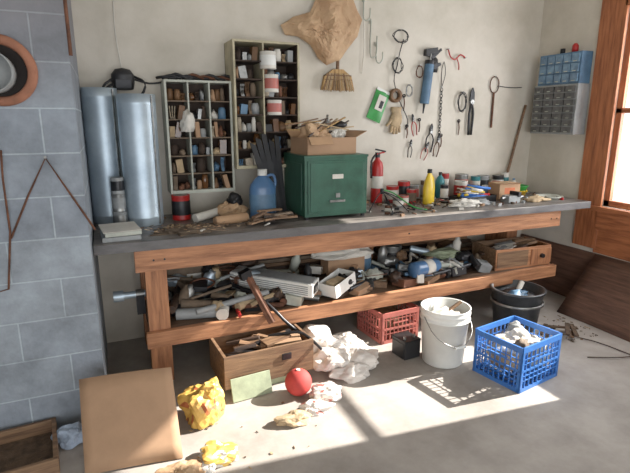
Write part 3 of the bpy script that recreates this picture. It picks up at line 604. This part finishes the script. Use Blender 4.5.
def crate(name,x,y,rz,sx,sy,h,m):
    w=B(name,(x,y,0),(0,0,rz));t=.008
    hx,hy=sx/2,sy/2
    for (ax,len_,off) in (('x',sx,hy),('y',sy,hx)):
        for sg in (-1,1):
            def bar(u0,u1,z0,z1,tt=t):
                if ax=='x': w.bb((u0,sg*off-tt/2,z0),(u1,sg*off+tt/2,z1),m)
                else: w.bb((sg*off-tt/2,u0,z0),(sg*off+tt/2,u1,z1),m)
            L2=len_/2
            bar(-L2,L2,h-.035,h-.0,t*1.3);bar(-L2,L2,0,.025);bar(-L2,L2,h*.45,h*.45+.012)
            nb=9
            for i in range(nb+1):
                u=-L2+(len_-.012)*i/nb;bar(u,u+.005,.02,h-.02)
            for z in (.07,.1,.175,.205):
                if z<h-.05: bar(-L2,L2,z,z+.004)
            bar(-L2,-L2+.02,0,h);bar(L2-.02,L2,0,h)
            bar(-L2*.4,L2*.4,h*.62,h*.66,t*1.4)
    for i in range(9):
        u=-hx+sx*i/8.5;w.bb((u,-hy,.004),(u+.01,hy,.012),m)
        v=-hy+sy*i/8.5;w.bb((-hx,v,.004),(hx,v+.01,.012),m)
    return w
w=crate('blue_milk_crate',2.25,-1.46,R(10),.38,.33,.285,m_blue)
w.blob((.02,.0,.20),(.15,.13,.075),m_wpap,.6,1.6,4,4,smooth=False,crush=True);w.blob((-.06,.03,.12),(.09,.1,.11),m_tan,.4,2,5,3);w.blob((.1,-.08,.13),(.06,.06,.1),m_lgrey,.4,2,6,3);w.blob((.08,.08,.25),(.05,.05,.04),m_grey,.4,2,2,3);w.blob((-.09,-.08,.24),(.05,.04,.04),m_dust,.4,2,3,3)
w.done()
w=crate('red_milk_crate',1.83,-.62,R(4),.32,.32,.23,m_redp);w.blob((0,0,.11),(.12,.12,.1),m_boxw,.4,2,4,3);w.done()
w=B('black_battery',(1.76,-.98,0),(0,0,.1));w.box((0,0,.06),(.13,.14,.12),m_blk);w.box((0,0,.125),(.135,.145,.012),m_blkm)
for sg in (-1,1): w.cyl((.04*sg,-.03,.13),(.04*sg,-.03,.15),.01,m_steel,n=10);w.box((.065*sg,0,.06),(.008,.12,.1),m_blk)
w.done(.003)
w=B('white_bucket',(1.94,-1.14,0));r0,r1,h=.132,.155,.38
w.lathe([(0,.002),(r0*.95,.0),(r0,.01),(r0+(r1-r0)*.8,h*.8),(r1*.985+.008,h*.8),(r1*.985+.008,h*.82),(r1*.98,h*.83),(r1*.985,h*.9),(r1*1.03,h*.91),(r1*1.03,h*.93),(r1,h*.94),(r1,h*.98),(r1*1.03,h),(r1*.97,h),(r0*.95,.02),(0,.02)],m_white,n=48)
w.tube([(-r1*1.03,0,h*.87),(-r1*.9,-r1*.7,h*.6),(0,-r1*1.08,h*.42),(r1*.9,-r1*.7,h*.6),(r1*1.03,0,h*.87)],.003,m_steel);w.cyl((-.04,-r1*1.08,h*.425),(.04,-r1*1.08,h*.425),.009,m_white,n=10)
w.blob((0,0,h*.78),(.12,.12,.05),m_wpap,.4,2,3,3);w.cyl((-.05,0,h*.8),(.12,.0,h+.01),.012,m_boxw);w.done()
w=B('metal_tub',(2.80,-.90,0));w.lathe([(0,0),(.15,0),(.155,.01),(.185,.29),(.2,.295),(.2,.31),(.18,.31),(.15,.02),(0,.02)],m_dkm,n=44)
w.lathe([(.1865,.2),(.191,.2),(.193,.22),(.188,.22)],m_steel,n=44);w.blob((0,0,.23),(.15,.15,.05),m_blkm,.4,2,5,4);w.blob((-.05,-.05,.27),(.08,.06,.04),m_blue2,.5,2,6,3);w.cyl((.02,.02,.26),(.1,.06,.32),.02,m_wpap);w.done()
w=B('floor_debris')
for i in range(95):
    if i<75: x=random.uniform(2.85,3.3);y=random.uniform(-1.3,-.85)
    else: x=random.uniform(-.1,1.0);y=random.uniform(-1.7,-1.2)
    a=random.uniform(0,6.3);l=random.uniform(.005,.03);m=random.choice([m_dirt,m_boxw,m_dust,m_tan])
    if random.random()<.5: w.tube([(x,y,.003),(x+l*math.cos(a),y+l*math.sin(a),.004)],.0025,m,n=5,sm=1)
    else: w.box((x,y,.004),(l*.6,l*.4,.004),m,(0,0,a))
w.tube([(2.95,-1.1,.006),(3.1,-1.35,.01),(3.15,-1.6,.006)],.004,m_dkw);w.tube([(2.85,-1.5,.006),(3.05,-1.6,.012),(3.28,-1.62,.006)],.004,m_dkw)
w.done()
w=B('broken_slats',(3.0,-1.12,0))
for i in range(6): w.box((random.uniform(-.06,.1),random.uniform(-.1,.1),.008+.01*i),(.22,.03,.008),random.choice([m_boxw,m_dkw,m_dirt]),(0,0,random.uniform(-.6,1.2)))
w.done()

# ---------------- lights
sun=bpy.data.lights.new('sun','SUN');sun.energy=19;sun.angle=R(.6);sun.color=(1,.94,.86)
so=bpy.data.objects.new('sun',sun);bpy.context.collection.objects.link(so)
so.rotation_euler=Vector((-1,.09,-.61)).to_track_quat('-Z','Y').to_euler();so.location=(6,-2,5)
def area(name,loc,size,size_y,power,d,col):
    a=bpy.data.lights.new(name,'AREA');a.shape='RECTANGLE';a.size=size;a.size_y=size_y;a.energy=power;a.color=col
    o=bpy.data.objects.new(name,a);bpy.context.collection.objects.link(o);o.location=loc;o.rotation_euler=Vector(d).to_track_quat('-Z','Y').to_euler()
area('rear_fill_area',(.3,YF+.05,1.2),5.2,2.2,105,(0,1,0),(.95,.97,1))  # added fill lamp behind the camera, at the unseen door opening
area('window_skylight',(XR+.2,-1.35,1.65),1.1,1.5,52,(-1,0,-.1),(.97,.98,1))
wd=bpy.data.worlds.new('sky');bpy.context.scene.world=wd;wd.use_nodes=True
bg=wd.node_tree.nodes['Background'];bg.inputs[0].default_value=(.9,.95,1,1);bg.inputs[1].default_value=1.7
f=490.;cd=bpy.data.cameras.new('camera');cam=bpy.data.objects.new('camera',cd);bpy.context.collection.objects.link(cam)
cd.sensor_width=36;cd.lens=36*f/630;cam.location=(0,-3.55,1.55);cam.rotation_euler=(math.pi/2-R(13.4),0,-R(23))
sc=bpy.context.scene;sc.camera=cam
sc.view_settings.view_transform='Standard';sc.view_settings.exposure=-.12;sc.view_settings.gamma=1.1
